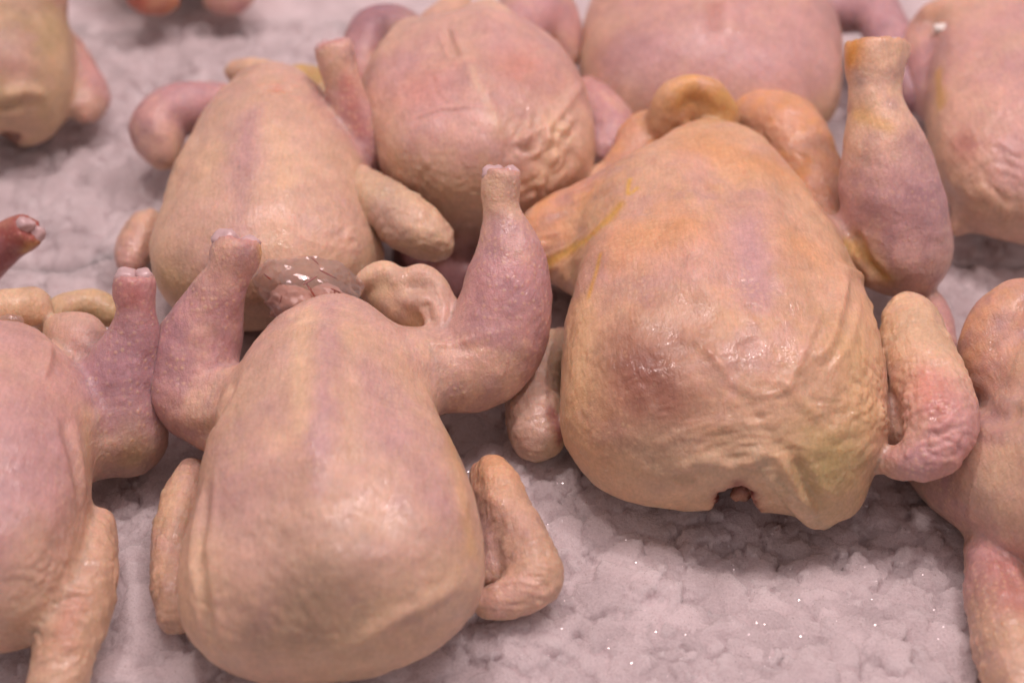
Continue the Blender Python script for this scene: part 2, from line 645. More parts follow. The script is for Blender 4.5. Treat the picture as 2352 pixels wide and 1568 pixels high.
        def seg(poly, n=12):
            pts = []
            for (x0, y0), (x1, y1) in zip(poly[:-1], poly[1:]):
                m = max(2, int(math.hypot(x1 - x0, y1 - y0) / 10))
                for t in np.linspace(0, 1, m, endpoint=False):
                    pts.append((x0 + (x1 - x0) * t, y0 + (y1 - y0) * t))
            pts.append(poly[-1])
            Pp = np.array([V[pick(*q)] for q in pts])
            for _ in range(3):
                Pp[1:-1] = (Pp[:-2] + 2 * Pp[1:-1] + Pp[2:]) / 4
            return Pp

        def dist(poly, reach):
            best = np.full(len(V), 9.0)
            tt = np.zeros(len(V))
            Pp = seg(poly) if len(poly) > 1 else np.repeat(V[[pick(*poly[0])]], 2, 0)
            ii = np.where(((V > Pp.min(0) - reach) & (V < Pp.max(0) + reach)).all(1))[0]
            Vs, bs_, ts = V[ii], best[ii], tt[ii]
            nn = len(Pp) - 1
            for i in range(nn):
                a, b = Pp[i], Pp[i + 1]
                ab = b - a
                t = np.clip(((Vs - a) @ ab) / max(ab @ ab, 1e-12), 0, 1)
                d = np.linalg.norm(Vs - a - t[:, None] * ab, axis=1)
                m = d < bs_
                bs_[m] = d[m]
                ts[m] = (i + t[m]) / nn
            best[ii], tt[ii] = bs_, ts
            return best, (tt if len(poly) > 1 else None)
        off = np.zeros(len(V))
        # broad unevenness of flesh under the skin
        off += 0.0010 * fbm(V * 28 + self.seed, 2, self.seed) + 0.0005 * fbm(V * 95, 2, self.seed + 5) * (0.4 + grain)
        isw = soft('wing')
        Xw = V / np.array([.016, .0050, .0050]) + 0.6 * np.stack([vnoise(V * 120, 3), vnoise(V * 120, 4), vnoise(V * 120, 5)], 1)
        off += isw * (-0.00055 * np.clip(1 - 2.2 * np.abs(vnoise(Xw, 19)), -.9, 1) + 0.0012 * fbm(V * 45 + 8, 2, self.seed + 8))
        off += 0.0009 * fbm(V * 42 + 4, 2, self.seed + 12) * soft('drumstick', 'tail', 'fat_flap', 'thigh')
        isbd = soft('body')
        off += isbd * 0.0036 * fbm(V * 13 + self.seed * 3.7, 2, self.seed + 90)
        for p in self.cuts:
            off += 0.0012 * fbm(V * 240, 2, 95) * np.exp(-np.abs(p.fn(V)) / 0.004)
        for poly, wd_, dp in self.creases:
            w = wd_ / FPX * 0.85
            d, t = dist(poly, 5 * w)
            fade = 1.0 if t is None else sm(np.minimum(t, 1 - t) * 5 + 0.15)
            d = d + 0.0007 * vnoise(V * 110, 31)
            off += dp * fade * np.exp(-(d / w) ** 2)
            if dp < 0:   # a lip beside each groove
                off += -0.45 * dp * fade * np.exp(-((d - 1.7 * w) / (0.8 * w)) ** 2)
        for x, y, rad, ang, wl, amp, stretch in self.wrinkles:
            c = V[pick(x, y)]
            i0, i1 = pick(x - 30 * math.cos(ang), y + 30 * math.sin(ang)), pick(x + 30 * math.cos(ang), y - 30 * math.sin(ang))
            u = V[i1] - V[i0]
            u /= max(np.linalg.norm(u), 1e-9)
            rr_ = rad / FPX * 0.85
            ii = np.where(((V - c) ** 2).sum(1) < (1.5 * rr_) ** 2)[0]
            q = V[ii] - c
            al = (q @ u)[:, None] * u
            X = (q - al) / wl + al / (wl * stretch)
            X = X + 0.5 * np.stack([vnoise(X * 0.6, 3), vnoise(X * 0.6, 4), vnoise(X * 0.6, 5)], 1)
            rdg = 1 - np.abs(vnoise(X, 9)) * 2.2
            rdg = rdg + 0.5 * vnoise(X * 2.3, 10)
            w = np.exp(-(np.linalg.norm(q, axis=1) / rr_) ** 4) * (0.55 + 0.6 * np.clip(fbm(V[ii] * 45, 2, 12), -.8, .8))
            off[ii] += amp * w * np.clip(rdg, -0.9, 1)
            grain[ii] = grain[ii] * (1 - 0.5 * np.clip(w, 0, 1))
        V = V + N * off[:, None]
        # surface colour
        m1 = fbm(V * 24 + 3, 3, self.seed + 20)[:, None]
        m2 = (fbm(V * 22 + 9, 4, self.seed + 40) + 0.35 * fbm(V * 150, 2, self.seed + 44))[:, None]
        cols = cols * (1 + 0.10 * m1) + np.clip(m2 * 1.6, 0, 1) * 0.34 * (LILAC - cols) + np.clip(-m2 * 1.6, 0, 1) * 0.30 * (CREAM - cols)
        isb = soft('body')
        isl = soft('drumstick', 'thigh', 'shank')
        thin = sm((N[:, 2] - 0.62) / 0.3) * isb        # thin skin over the breast muscle
        thin = thin * (0.6 + 0.5 * np.clip(fbm(V * 30 + 5, 2, self.seed + 60), -1, 1))
        fat = sm((0.62 - N[:, 2]) / 0.4) * isb * 0.45    # fatter skin down the flanks
        cols = cols + (np.clip(0.30 * thin, 0, 1))[:, None] * (LILAC * 1.12 - cols)
        cols = cols + fat[:, None] * (CREAM - cols)
        mott = np.clip(fbm(V * 85 + 2, 2, self.seed + 70) + 0.1, 0, 1)
        cols = cols + (0.42 * isl * mott)[:, None] * (PURPLE * 1.15 - cols)
        grain = np.clip(grain + 0.45 * fat - 0.2 * thin, 0.05, 1.2)
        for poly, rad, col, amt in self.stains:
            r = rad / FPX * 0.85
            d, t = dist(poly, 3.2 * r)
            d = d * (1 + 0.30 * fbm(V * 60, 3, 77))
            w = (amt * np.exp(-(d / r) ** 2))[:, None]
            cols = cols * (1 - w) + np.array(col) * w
        for p in self.cuts:
            w = (np.exp(-np.clip(np.abs(p.fn(V)), 0, 1) / 0.0025) * np.array([q != 'neck' for q in parts])[vp])[:, None]
            cols = cols * (1 - w) + p.col * w
        V = relax(V, Q, 1, 0.25)
        N = vnormals(V, Q)
        cols = np.clip(cols, 0.01, 0.95)
        # empty at the base and one mesh per part
        ctr = V.mean(0)
        base = np.array([ctr[0], ctr[1], max(V[:, 2].min(), -0.01)])
        root = bpy.data.objects.new("whole_chicken", None)
        COL.objects.link(root)
        root.empty_display_size = 0.02
        root.location = base
        root["label"], root["category"], root["group"] = self.label, "chicken", "plucked chickens lying on the ice"
        fp = vp[Q]
        srt = np.sort(fp, 1)
        fpart = np.where(srt[:, 1] == srt[:, 2], srt[:, 1], srt[:, 0])
        made = {}
        order = sorted(range(len(parts)), key=lambda i: parts[i].count('>'))
        for i in order:
            f = Q[fpart == i]
            if len(f) < 12:
                continue
            used, inv = np.unique(f, return_inverse=True)
            nm = parts[i].split('#')[0]
            made[parts[i]] = mesh_obj(nm, V[used], inv.reshape(-1, 4), SKIN, root, base, N[used], cols[used], grain[used])
        for part, kx, ky, kz, r, stretch, mat in self.knobs:
            c, rad = (kx, r) if ky is None else (at(kx, ky, kz), r * depth(at(kx, ky, kz)) / FPX)
            U, Fc = ico(3)
            U = U * np.array([stretch, 1, 0.9])
            U = U * (1 + 0.26 * fbm(U * 1.3 + c * 90, 2, 3))[:, None]
            mesh_obj('knuckle', U * rad + c, Fc, mat or CARTILAGE, made.get(part, root), base)
        print("bird", self.label[:40], len(V), round(time.time() - T0, 1))
        return root


_ico = {}


def ico(n):
    if n not in _ico:
        import bmesh
        bm = bmesh.new()
        bmesh.ops.create_icosphere(bm, subdivisions=n, radius=1)
        v = np.array([x.co[:] for x in bm.verts])
        f = np.array([[y.index for y in x.verts] for x in bm.faces])
        bm.free()
        _ico[n] = (v, f)
    return _ico[n][0].copy(), _ico[n][1]


# ------------------------------------------------------------------ ice
rng = np.random.default_rng(5)


def ground_h(x, y):
    P = np.stack([x, y, np.zeros_like(x)], -1)
    return 0.010 * fbm(P * 5.0, 3, 50) + 0.0035 * fbm(P * 24, 2, 60)


def build_ice():
    xs = np.arange(-1.2, 1.2, 0.012)
    ys = np.arange(0.15, 2.6, 0.012)
    X, Y = np.meshgrid(xs, ys, indexing='ij')
    xf, yf = X.ravel(), Y.ravel()
    P = np.stack([xf, yf, np.zeros_like(xf)], 1)
    Z = ground_h(xf, yf) + 0.003 * fbm(P * 60, 2, 70)
    inside = (np.abs(xf) < 0.56) & (yf > 0.34) & (yf < 1.08)
    Z = np.where(inside, Z - 0.012, Z)
    V = np.stack([xf, yf, Z], 1)
    nx, ny = X.shape
    i = np.arange(nx * ny).reshape(nx, ny)
    Qd = np.stack([i[:-1, :-1], i[1:, :-1], i[1:, 1:], i[:-1, 1:]], -1).reshape(-1, 4)
    o = mesh_obj("ice_bed", V, Qd, ICE_BED)
    o["kind"] = "structure"
    # crushed lumps, one overlapping the next
    allV, allF, allT, n0 = [], [], [], 0
    for x0, x1, y0, y1, h, num, rm in ((-0.46, 0.46, 0.33, 0.80, 0.00110, 11500, 0.0050), (-0.62, 0.62, 0.775, 1.12, 0.0020, 6000, 0.0060)):
        xs = np.arange(x0, x1, h)
        ys = np.arange(y0, y1, h)
        X, Y = np.meshgrid(xs, ys, indexing='ij')
        P = np.stack([X.ravel(), Y.ravel(), np.zeros(X.size)], 1)
        G0 = ground_h(P[:, 0], P[:, 1]).reshape(X.shape)
        wx = (0.0020 * fbm(P * 110, 2, 80) + 0.0009 * vnoise(P * 380, 83)).reshape(X.shape)
        wy = (0.0020 * fbm(P * 110 + 40, 2, 81) + 0.0009 * vnoise(P * 380 + 9, 84)).reshape(X.shape)
        Z = G0 - 0.002
        Tn = np.full(X.shape, 0.95)
        for _ in range(num):
            cx, cy = rng.uniform(x0, x1), rng.uniform(y0, y1)
            R = float(np.clip(rng.lognormal(math.log(rm), 0.55), 0.002, 0.016))
            i0, i1 = np.searchsorted(xs, [cx - 1.5 * R, cx + 1.5 * R])
            j0, j1 = np.searchsorted(ys, [cy - 1.5 * R, cy + 1.5 * R])
            if i1 - i0 < 2 or j1 - j0 < 2:
                continue
            sl = (slice(i0, i1), slice(j0, j1))
            a = rng.uniform(0, 6.28)
            e = rng.uniform(0.75, 1.3)
            dx, dy = X[sl] - cx + wx[sl], Y[sl] - cy + wy[sl]
            u, v = (dx * math.cos(a) + dy * math.sin(a)) * e / R, (dy * math.cos(a) - dx * math.sin(a)) / (e * R)
            if rng.random() < 0.55:      # angular chip
                ph = rng.uniform(0, 6.28) + np.arange(6) * 1.047 + rng.uniform(-.35, .35, 6)
                rr_ = rng.uniform(0.7, 1.0, 6)
                d2 = np.max([np.clip((u * math.cos(q) + v * math.sin(q)) / w, 0, None) for q, w in zip(ph, rr_)], 0) ** 5
            else:
                d2 = u * u + v * v
            zc = G0[(i0 + i1) // 2, (j0 + j1) // 2] + rng.normal(0, 0.0011) - 0.14 * R
            dome = zc + rng.normal(0, 0.12) * dx + rng.normal(0, 0.12) * dy + R * 0.28 * np.clip(1 - d2, 0, 1) ** 0.5
            up = (d2 < 1) & (dome > Z[sl])
            Z[sl] = np.where(up, dome, Z[sl])
            Tn[sl] = np.where(up, rng.uniform(0.90, 1.06), Tn[sl])
        Z = Z + 0.00032 * fbm(P * 420, 2, 90).reshape(X.shape)
        ex = np.minimum(np.minimum(X - xs[0], xs[-1] - X), np.minimum(Y - ys[0], ys[-1] - Y))
        Z = Z - 0.015 * (1 - sm(ex / 0.02))
        allV.append(np.stack([X.ravel(), Y.ravel(), Z.ravel()], 1))
        allT.append(Tn.ravel())
        nx, ny = X.shape
        i = np.arange(nx * ny).reshape(nx, ny) + n0
        n0 += nx * ny
        allF.append(np.stack([i[:-1, :-1], i[1:, :-1], i[1:, 1:], i[:-1, 1:]], -1).reshape(-1, 4))
    V = np.concatenate(allV)
    o = mesh_obj("crushed_ice", V, np.concatenate(allF), ICE, cols=np.concatenate(allT)[:, None] * np.ones(3))
    o["kind"] = "stuff"
    o["label"], o["category"] = "wet crushed ice heaped under and between the chickens", "ice"
    V = allV[0]
    # tiny glinting crystals lying on the lumps
    tet = np.array([[1, 1, 1], [-1, -1, 1], [-1, 1, -1], [1, -1, -1]], float) * 0.58
    tf = np.array([[0, 1, 2], [0, 3, 1], [0, 2, 3], [1, 3, 2]])
    m = 34000
    p = V[rng.integers(0, len(V), m)]
    s = rng.uniform(0.00012, 0.0005, m)
    q = rng.normal(size=(m, 4))
    q /= np.linalg.norm(q, axis=1)[:, None]
    w_, x_, y_, z_ = q.T
    R = np.stack([1 - 2 * (y_ * y_ + z_ * z_), 2 * (x_ * y_ - z_ * w_), 2 * (x_ * z_ + y_ * w_),
                  2 * (x_ * y_ + z_ * w_), 1 - 2 * (x_ * x_ + z_ * z_), 2 * (y_ * z_ - x_ * w_),
                  2 * (x_ * z_ - y_ * w_), 2 * (y_ * z_ + x_ * w_), 1 - 2 * (x_ * x_ + y_ * y_)], 1).reshape(m, 3, 3)
    vs = np.einsum('mij,kj->mki', R, tet) * s[:, None, None] + p[:, None]
    o = mesh_obj("ice_crystals", vs.reshape(-1, 3), (tf[None] + 4 * np.arange(m)[:, None, None]).reshape(-1, 3), CRYSTAL, smooth=False)
    o["kind"] = "stuff"
    o["label"], o["category"] = "tiny glinting ice crystals scattered over the crushed ice", "ice"
    print("ice", len(V), round(time.time() - T0, 1))


build_ice()

# ------------------------------------------------------------------ birds
# A: front, left of centre
A = Bird("smooth plump chicken lying in front, bag of giblets at its far end", 0.0013, 1)
A.body((745, 1545, .048), (765, 695, .088),
       [(0, .078, .068, .050, .045), (.2, .081, .086, .058, .050), (.45, .076, .079, .060, .052), (.68, .064, .062, .049, .06), (.86, .050, .049, .036, .06), (1, .042, .042, .030, .06)],
       .24, .24, 2.5, PEACH, .5, keel=.24)
A.chain('drumstick#1', [(520, 960, .050, 75, PEACH), (425, 895, .055, 88, PINK), (452, 800, .072, 92, LILAC), (492, 705, .095, 64, PINK), (530, 625, .113, 42, PINK), (546, 572, .124, 54, PEACH)], k0=.03, k=.004)
A.stump('drumstick#1', (546, 560, .126), (530, 625, .113), 54)
A.chain('drumstick#2', [(985, 850, .062, 70, PEACH), (1085, 850, .060, 90, PEACH), (1148, 770, .072, 108, PINK), (1166, 670, .090, 98, PINK), (1172, 580, .108, 68, LILAC), (1150, 490, .126, 36, PEACH), (1152, 408, .142, 44, PEACH)], k0=.03, k=.004)
A.stump('drumstick#2', (1152, 402, .143), (1150, 490, .126), 44)
A.blob('drumstick#2', (1000, 835, .066), (1075, 850, .060), 62, 40, CREAM * .6 + PEACH * .4, .022, .3)
A.blob('drumstick#1', (490, 930, .058), (440, 900, .058), 75, 50, PEACH, .022, .3)
A.chain('wing#1', [(440, 1090, .030, 38, PEACH), (412, 1200, .028, 52, CREAM), (398, 1310, .026, 50, PEACH), (408, 1405, .024, 52, PEACH)], k=.004)
A.chain('wing#2', [(1130, 1066, .028, 20, ORANGE), (1142, 1100, .030, 36, ORANGE), (1165, 1160, .030, 50, PEACH), (1203, 1250, .030, 55, PEACH), (1232, 1325, .028, 60, PEACH), (1180, 1372, .026, 42, PEACH), (1110, 1385, .024, 34, PEACH)], k=.005)
A.chain('wing#2', [(1108, 1090, .022, 30, PINK), (1142, 1220, .022, 42, LILAC), (1115, 1320, .020, 34, PALE)], k=.004)
A.blob('wing#2', (1140, 1300, .018), (1160, 1340, .018), 40, 40, LILAC, .006, .4)
A.chain('tail', [(870, 665, .070, 40, CREAM), (950, 700, .070, 60, CREAM), (1000, 715, .068, 44, CREAM), (1015, 750, .066, 34, PEACH)], k=.010, bump=.1)
A.chain('tail', [(835, 640, .085, 20, CREAM), (880, 622, .088, 24, CREAM), (915, 640, .086, 22, PEACH), (925, 680, .084, 18, CREAM)], k=.004, bump=.1)
A.chain('tail', [(925, 650, .088, 24, CREAM), (965, 632, .090, 26, CREAM), (1000, 655, .088, 22, CREAM), (1028, 705, .082, 18, CREAM), (1015, 750, .078, 16, PEACH), (985, 770, .075, 14, CREAM)], k=.004, bump=.1)
A.chain('tail', [(945, 690, .086, 18, PEACH), (985, 695, .086, 15, CREAM), (995, 740, .080, 13, PEACH)], k=.004, bump=.1)
A.creases = [([(452, 1020), (500, 950), (545, 860)], 20, -.0018), ([(470, 1090), (450, 1280), (480, 1480)], 16, -.0024), ([(1070, 1330), (900, 1430), (790, 1500)], 18, .0022), ([(765, 680), (752, 800), (738, 950), (732, 1080)], 60, .0022), ([(1000, 655), (1025, 700), (1005, 760)], 10, .002), ([(975, 690), (985, 740)], 10, -.0025), ([(940, 770), (1010, 790), (1090, 775)], 10, .0018), ([(760, 690), (745, 850), (720, 1050), (735, 1250)], 45, .0016)]
A.wrinkles = [(560, 1420, 230, 2.2, .0055, -.0006, 2.0), (900, 1400, 180, .5, .007, .0004, 2.5), (1200, 1340, 90, .2, .005, -.0010, 2.5), (400, 1300, 130, .3, .005, -.0006, 2), (430, 850, 110, .6, .006, -.0004, 1.5), (1150, 720, 130, .6, .006, -.0004, 1.5)]
A.stains = [([(760, 690), (750, 850), (735, 1000), (730, 1120)], 26, PURPLE * 1.4, .42), ([(700, 700), (690, 850), (690, 980)], 26, CREAM * 1.12, .6), ([(800, 760), (815, 900), (810, 1040)], 22, CREAM * 1.08, .4),
            ([(860, 850), (900, 1000)], 60, LILAC, .45), ([(500, 1150)], 110, LILAC, .4), ([(1020, 1150)], 60, LILAC, .5), ([(1040, 1000), (1085, 1250)], 25, YELLOW, .35),
            ([(750, 1340), (700, 1400)], 105, np.array([.24, .17, .11]), .55), ([(450, 1250), (470, 1400)], 40, CREAM, .6), ([(1060, 1320), (880, 1420), (780, 1480)], 28, CREAM, .5), ([(600, 560), (605, 590)], 14, YELLOW, .8)]  # first entry here: darker olive-brown patch low on the breast
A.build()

# B: big yellow one, right of centre
B = Bird("large yellowish chicken with torn neck skin, one leg raised to the right", 0.0013, 2)
B.body((1665, 1140, .050), (1625, 300, .085),
       [(0, .090, .098, .046, .045), (.18, .097, .100, .058, .05), (.42, .096, .098, .064, .052), (.66, .080, .081, .053, .06), (.85, .056, .058, .040, .06), (1, .038, .040, .034, .06)],
       .20, .25, 2.6, np.array([.64, .40, .235]), .55)
B.chain('drumstick#1', [(1470, 500, .07, 115, PEACH), (1370, 510, .060, 92, ORANGE), (1270, 545, .055, 74, ORANGE), (1200, 590, .05, 50, PINK)], k0=.035, bump=.2)
B.blob('drumstick#1', (1340, 600, .058), (1265, 640, .048), 80, 50, ORANGE * .5 + PEACH * .5, .02, .3)
B.chain('drumstick#2', [(1960, 560, .06, 80, YELLOW), (2075, 590, .062, 92, PEACH), (2062, 520, .078, 108, LILAC), (2046, 440, .098, 112, LILAC), (2030, 350, .120, 88, PEACH), (2016, 270, .138, 62, PEACH), (2010, 200, .152, 54, PEACH), (2012, 118, .168, 70, PEACH)], k0=.02, k=.005, bump=.4)
B.stump('drumstick#2', (2012, 104, .171), (2010, 200, .152), 70, np.array([.55, .27, .12]), ((.2, .34), (.62, .34)), -.05)
B.blob('drumstick#2', (1972, 92, .170), (1948, 62, .180), 34, 30, YELLOW * np.array([.95, .75, .3]), .006, .2)
B.blob('drumstick#2', (2058, 112, .168), (2070, 88, .175), 34, 30, PEACH, .006, .2)
B.chain('wing#1', [(1290, 790, .035, 40, PALE), (1240, 850, .030, 52, PALE), (1225, 940, .028, 56, PALE), (1238, 1005, .026, 56, PALE)], k=.008, bump=.6)
B.chain('wing#2', [(2085, 725, .068, 55, CREAM), (2110, 810, .072, 70, CREAM), (2148, 905, .075, 78, PEACH), (2160, 995, .074, 74, PINK), (2125, 1055, .068, 46, PINK), (2040, 1062, .055, 28, PINK)], k=.006)
B.chain('wing#2', [(2052, 790, .058, 40, CREAM), (2075, 900, .055, 50, PEACH), (2078, 1000, .050, 42, PINK)], k=.004)
B.chain('wing#2', [(2140, 700, .04, 30, PINK), (2165, 800, .04, 40, PINK)], k=.006)
B.chain('tail', [(1520, 285, .088, 36, YELLOW), (1540, 222, .108, 32, YELLOW), (1588, 196, .116, 22, ORANGE), (1636, 214, .110, 30, YELLOW), (1664, 275, .090, 34, YELLOW)], k=.004, bump=.2)
B.chain('tail', [(1560, 262, .094, 34, ORANGE * .6), (1592, 236, .100, 34, ORANGE * .5 + RED * .3), (1628, 262, .094, 34, ORANGE * .6)], k=.004, bump=.3)
B.chain('fat_flap#1', [(1715, 265, .072, 50, ORANGE), (1800, 300, .070, 82, ORANGE), (1865, 400, .066, 66, ORANGE), (1890, 490, .06, 44, ORANGE)], k=.006, bump=.6)
B.chain('fat_flap#2', [(1535, 300, .072, 48, ORANGE), (1485, 315, .070, 56, ORANGE), (1450, 370, .064, 46, ORANGE), (1400, 410, .056, 34, PEACH), (1340, 425, .052, 32, PEACH)], k=.005, bump=.6)
B.cut([(1694, 1082, .062, 8), (1688, 1128, .050, 40), (1690, 1165, .022, 58)], .003, RED * .6)
B.cut([(1690, 1140, .034, 46), (1692, 1105, .018, 52)], .004, RED * .5)
B.chain('neck', [(1700, 1085, .020, 34, RED * .8), (1712, 1118, .022, 26, RED * .9), (1690, 1138, .020, 16, RED)], k=.004, bump=.3)
B.blob('skin_flap', (1800, 1105, .057), (1868, 1188, .028), 42, 9, PALE, .004, .2)
B.blob('body', (1890, 1100, .040), (1950, 1150, .022), 90, 70, OLIVE * .6 + CREAM * .4, .018)
B.creases = [([(1650, 330), (1665, 450), (1700, 560), (1715, 700)], 60, -.0052), ([(1560, 480), (1600, 600), (1620, 700)], 40, .0016), ([(1960, 530), (1985, 600), (2030, 650)], 14, -.0026), ([(1560, 740), (1620, 790), (1690, 900)], 8, .0007),
             ([(1560, 760), (1640, 820), (1700, 890), (1780, 910), (1850, 860)], 9, .0010), ([(1720, 700), (1760, 740)], 14, -.0012),
             ([(1860, 840), (1900, 790), (1930, 700), (1950, 610)], 16, .0036), ([(1800, 900), (1850, 800), (1890, 700)], 12, .0018), ([(1900, 860), (1950, 780), (1975, 690)], 12, .0016), ([(1930, 600), (1990, 640), (2020, 720)], 18, .0030),
             ([(1790, 860), (1850, 930), (1900, 960)], 14, .0018), ([(1680, 870), (1740, 960), (1790, 1010)], 14, -.0012),
             ([(1500, 1030), (1600, 970), (1700, 960), (1830, 990)], 12, .0011), ([(1560, 1010), (1680, 985), (1800, 1010), (1890, 1040)], 9, .0010), ([(1580, 1040), (1680, 1010), (1760, 1015)], 8, .0009),
             ([(1690, 1080), (1760, 1040), (1800, 1060), (1860, 1170)], 16, .0032), ([(1690, 1090), (1660, 1060), (1600, 1060), (1550, 1075)], 14, .0022),
             ([(1600, 1100), (1540, 1090)], 12, -.0016), ([(1820, 1050), (1850, 1120), (1900, 1170)], 16, -.0030)]
B.wrinkles = [(1700, 960, 260, .15, .0040, .00045, 5), (1640, 1060, 150, .1, .0052, .0006, 3.5), (1960, 900, 170, 1.3, .0065, -.0009, 1.4), (1350, 900, 220, 1.5, .0055, -.0005, 1.3), (2120, 900, 150, .1, .0042, -.0012, 3.0), (2110, 1050, 90, 1.2, .005, -.0008, 1.5), (1300, 520, 160, .35, .008, .0012, 5),
              (1800, 330, 110, 2.4, .006, .0009, 2), (1900, 1100, 120, .6, .006, .0007, 2)]
B.stains = [([(1470, 840), (1500, 930)], 120, np.array([.25, .09, .06]), .95), ([(1400, 640)], 90, LILAC, .5), ([(1720, 520), (1740, 680)], 50, LILAC, .7), ([(1850, 560)], 80, ORANGE, .6), ([(1560, 520), (1450, 560)], 90, ORANGE, .7),
            ([(1620, 330), (1780, 380)], 80, ORANGE, .75), ([(1950, 800), (1980, 950)], 80, CREAM * .5 + YELLOW * .5, .6), ([(1900, 1080)], 90, OLIVE, .75), ([(1650, 1080), (1500, 1050)], 90, PALE, .65), ([(1330, 900), (1340, 700)], 50, CREAM * .6 + YELLOW * .4, .6),
            ([(1950, 560), (2030, 640)], 28, YELLOW, .8), ([(1260, 600), (1330, 560), (1420, 470)], 16, YELLOW * np.array([.95, .9, .5]), .8), ([(1380, 590), (1350, 680)], 8, YELLOW * np.array([1, .9, .4]), .7),
            ([(1445, 410), (1435, 450), (1460, 430)], 7, YELLOW * np.array([1, 1, .4]), .8), ([(1960, 70), (1950, 140)], 32, np.array([.62, .28, .04]), .9), ([(1960, 260), (2040, 290)], 20, YELLOW, .6), ([(1970, 190)], 30, np.array([.3, .2, .2]), .5),
            ([(2150, 920), (2120, 860)], 45, np.array([.62, .24, .2]), .6), ([(1275, 950), (1290, 1010)], 18, np.array([.35, .12, .12]), .8), ([(2090, 1060)], 50, LILAC, .5), ([(1690, 1110)], 14, RED * .6, .7)]
B.build()

# C: behind left
C = Bird("smooth peach chicken behind the bag, faint dark line down its breast", 0.0016, 3)
C.body((590, 720, .048), (630, 165, .085),
       [(0, .068, .072, .048, .045), (.25, .074, .080, .054, .05), (.5, .068, .072, .054, .052), (.75, .051, .052, .044, .055), (.9, .038, .039, .035, .055), (1, .030, .032, .03, .055)],
       .26, .22, 2.4, PEACH, .5, keel=.22)
C.blob('body', (820, 590, .045), (870, 570, .045), 55, 40, PEACH, .015)
C.chain('drumstick#1', [(520, 240, .055, 45, PINK), (420, 245, .060, 52, LILAC), (358, 285, .055, 52, PINK), (375, 350, .045, 42, CREAM)], k=.010, k0=.02, bump=.3)
C.chain('drumstick#2', [(820, 400, .055, 50, PINK), (830, 330, .075, 44, LILAC), (805, 250, .095, 44, PINK), (785, 175, .115, 38, PEACH), (768, 115, .130, 44, PEACH)], k0=.015, k=.004)
C.stump('drumstick#2', (767, 110, .131), (785, 175, .115), 44)
C.chain('wing#1', [(345, 520, .03, 32, PEACH), (318, 545, .03, 38, PEACH), (300, 610, .026, 30, PINK)], k=.01)
C.chain('tail', [(610, 175, .07, 40, CREAM), (545, 165, .06, 30, PEACH)], k=.008)
C.chain('neck_flap', [(680, 190, .065, 42, YELLOW * .8), (740, 215, .05, 45, OLIVE), (770, 300, .045, 40, PURPLE)], k=.008)
C.creases = [([(600, 200), (690, 210)], 16, -.002)]
C.wrinkles = [(800, 560, 60, .5, .006, .0008, 2)]
C.stains = [([(570, 260), (560, 400), (545, 520)], 32, PURPLE * 1.4, .42), ([(640, 200)], 22, np.array([.6, .2, .12]), .5), ([(470, 430), (480, 330)], 40, CREAM, .5), ([(660, 400), (640, 300)], 45, CREAM, .6), ([(640, 560)], 80, CREAM, .5),
            ([(400, 640)], 60, OLIVE, .3), ([(860, 590)], 25, CREAM, .5), ([(800, 190), (830, 300)], 24, np.array([.42, .1, .09]), .5), ([(860, 440)], 20, LILAC, .5)]
C.build()

# D: top centre
D = Bird("pinkish chicken with a wrinkled flank, wedged between the others at the back", 0.0016, 4)
D.body((1090, 500, .055), (1085, 60, .095),
       [(0, .046, .070, .048, .045), (.25, .068, .084, .058, .05), (.55, .082, .085, .060, .05), (.8, .072, .066, .050, .05), (1, .046, .046, .036, .05)],
       .26, .22, 2.5, PINK * .5 + PEACH * .5, .3)
D.blob('body', (1270, 400, .05), (1300, 430, .045), 70, 60, CREAM, .02, .6)
D.chain('wing#1', [(812, 412, .07, 36, PEACH), (880, 470, .075, 56, PALE), (950, 525, .072, 58, PALE), (1008, 560, .068, 34, PALE)], k=.010)
D.chain('wing#2', [(1340, 220, .06, 45, PINK), (1395, 270, .058, 50, PINK), (1412, 320, .055, 44, LILAC), (1370, 362, .052, 24, PINK)], k=.010)
D.chain('neck', [(1060, 520, .03, 70, RED * .5), (980, 590, .008, 80, RED * .3), (1060, 640, -.004, 70, RED * .3)], k=.01, bump=.2)  # flesh filling the hollow under D; the hollow's shade is painted into its colour
D.chain('drumstick#1', [(960, 130, .08, 50, CREAM), (925, 70, .085, 45, PURPLE), (860, 75, .08, 48, PURPLE), (832, 140, .07, 42, PINK), (845, 200, .06, 34, PINK)], k=.010, bump=.2)
D.chain('drumstick#2', [(1190, 80, .085, 60, PINK), (1230, 20, .085, 70, LILAC), (1285, 60, .075, 42, PINK), (1305, 130, .06, 30, PEACH)], k=.012, bump=.3)
D.chain('tail', [(1000, 55, .10, 42, PEACH), (1050, 20, .10, 40, PEACH)], k=.006, bump=.2)
D.blob('body', (945, 100, .10), (930, 50, .115), 34, 34, CREAM, .014, .2)
D.blob('body', (1120, 60, .105), (1112, -2, .122), 50, 36, CREAM, .016, .2)
D.creases = [([(1060, 110), (1080, 170), (1130, 230), (1155, 330)], 12, .0010), ([(940, 275), (1010, 245), (1090, 240), (1150, 250)], 9, .0011), ([(945, 283), (1010, 253), (1090, 250)], 8, -.0007), ([(985, 160), (1000, 210), (1030, 240)], 8, -.0006),
             ([(950, 150), (1040, 140)], 7, -.0005), ([(1210, 130), (1260, 110)], 7, -.0006), ([(1080, 240), (1150, 190)], 7, .0008),
             ([(1190, 330), (1280, 270), (1340, 190)], 15, .0026), ([(1210, 370), (1270, 330), (1330, 260)], 13, .0022), ([(1020, 60), (1045, 120)], 12, -.003)]
D.wrinkles = [(1270, 370, 135, 1.2, .0085, -.0030, 1.7), (1020, 470, 180, .3, .006, -.0009, 1.5), (920, 500, 130, 2.3, .004, -.0003, 1.5)]
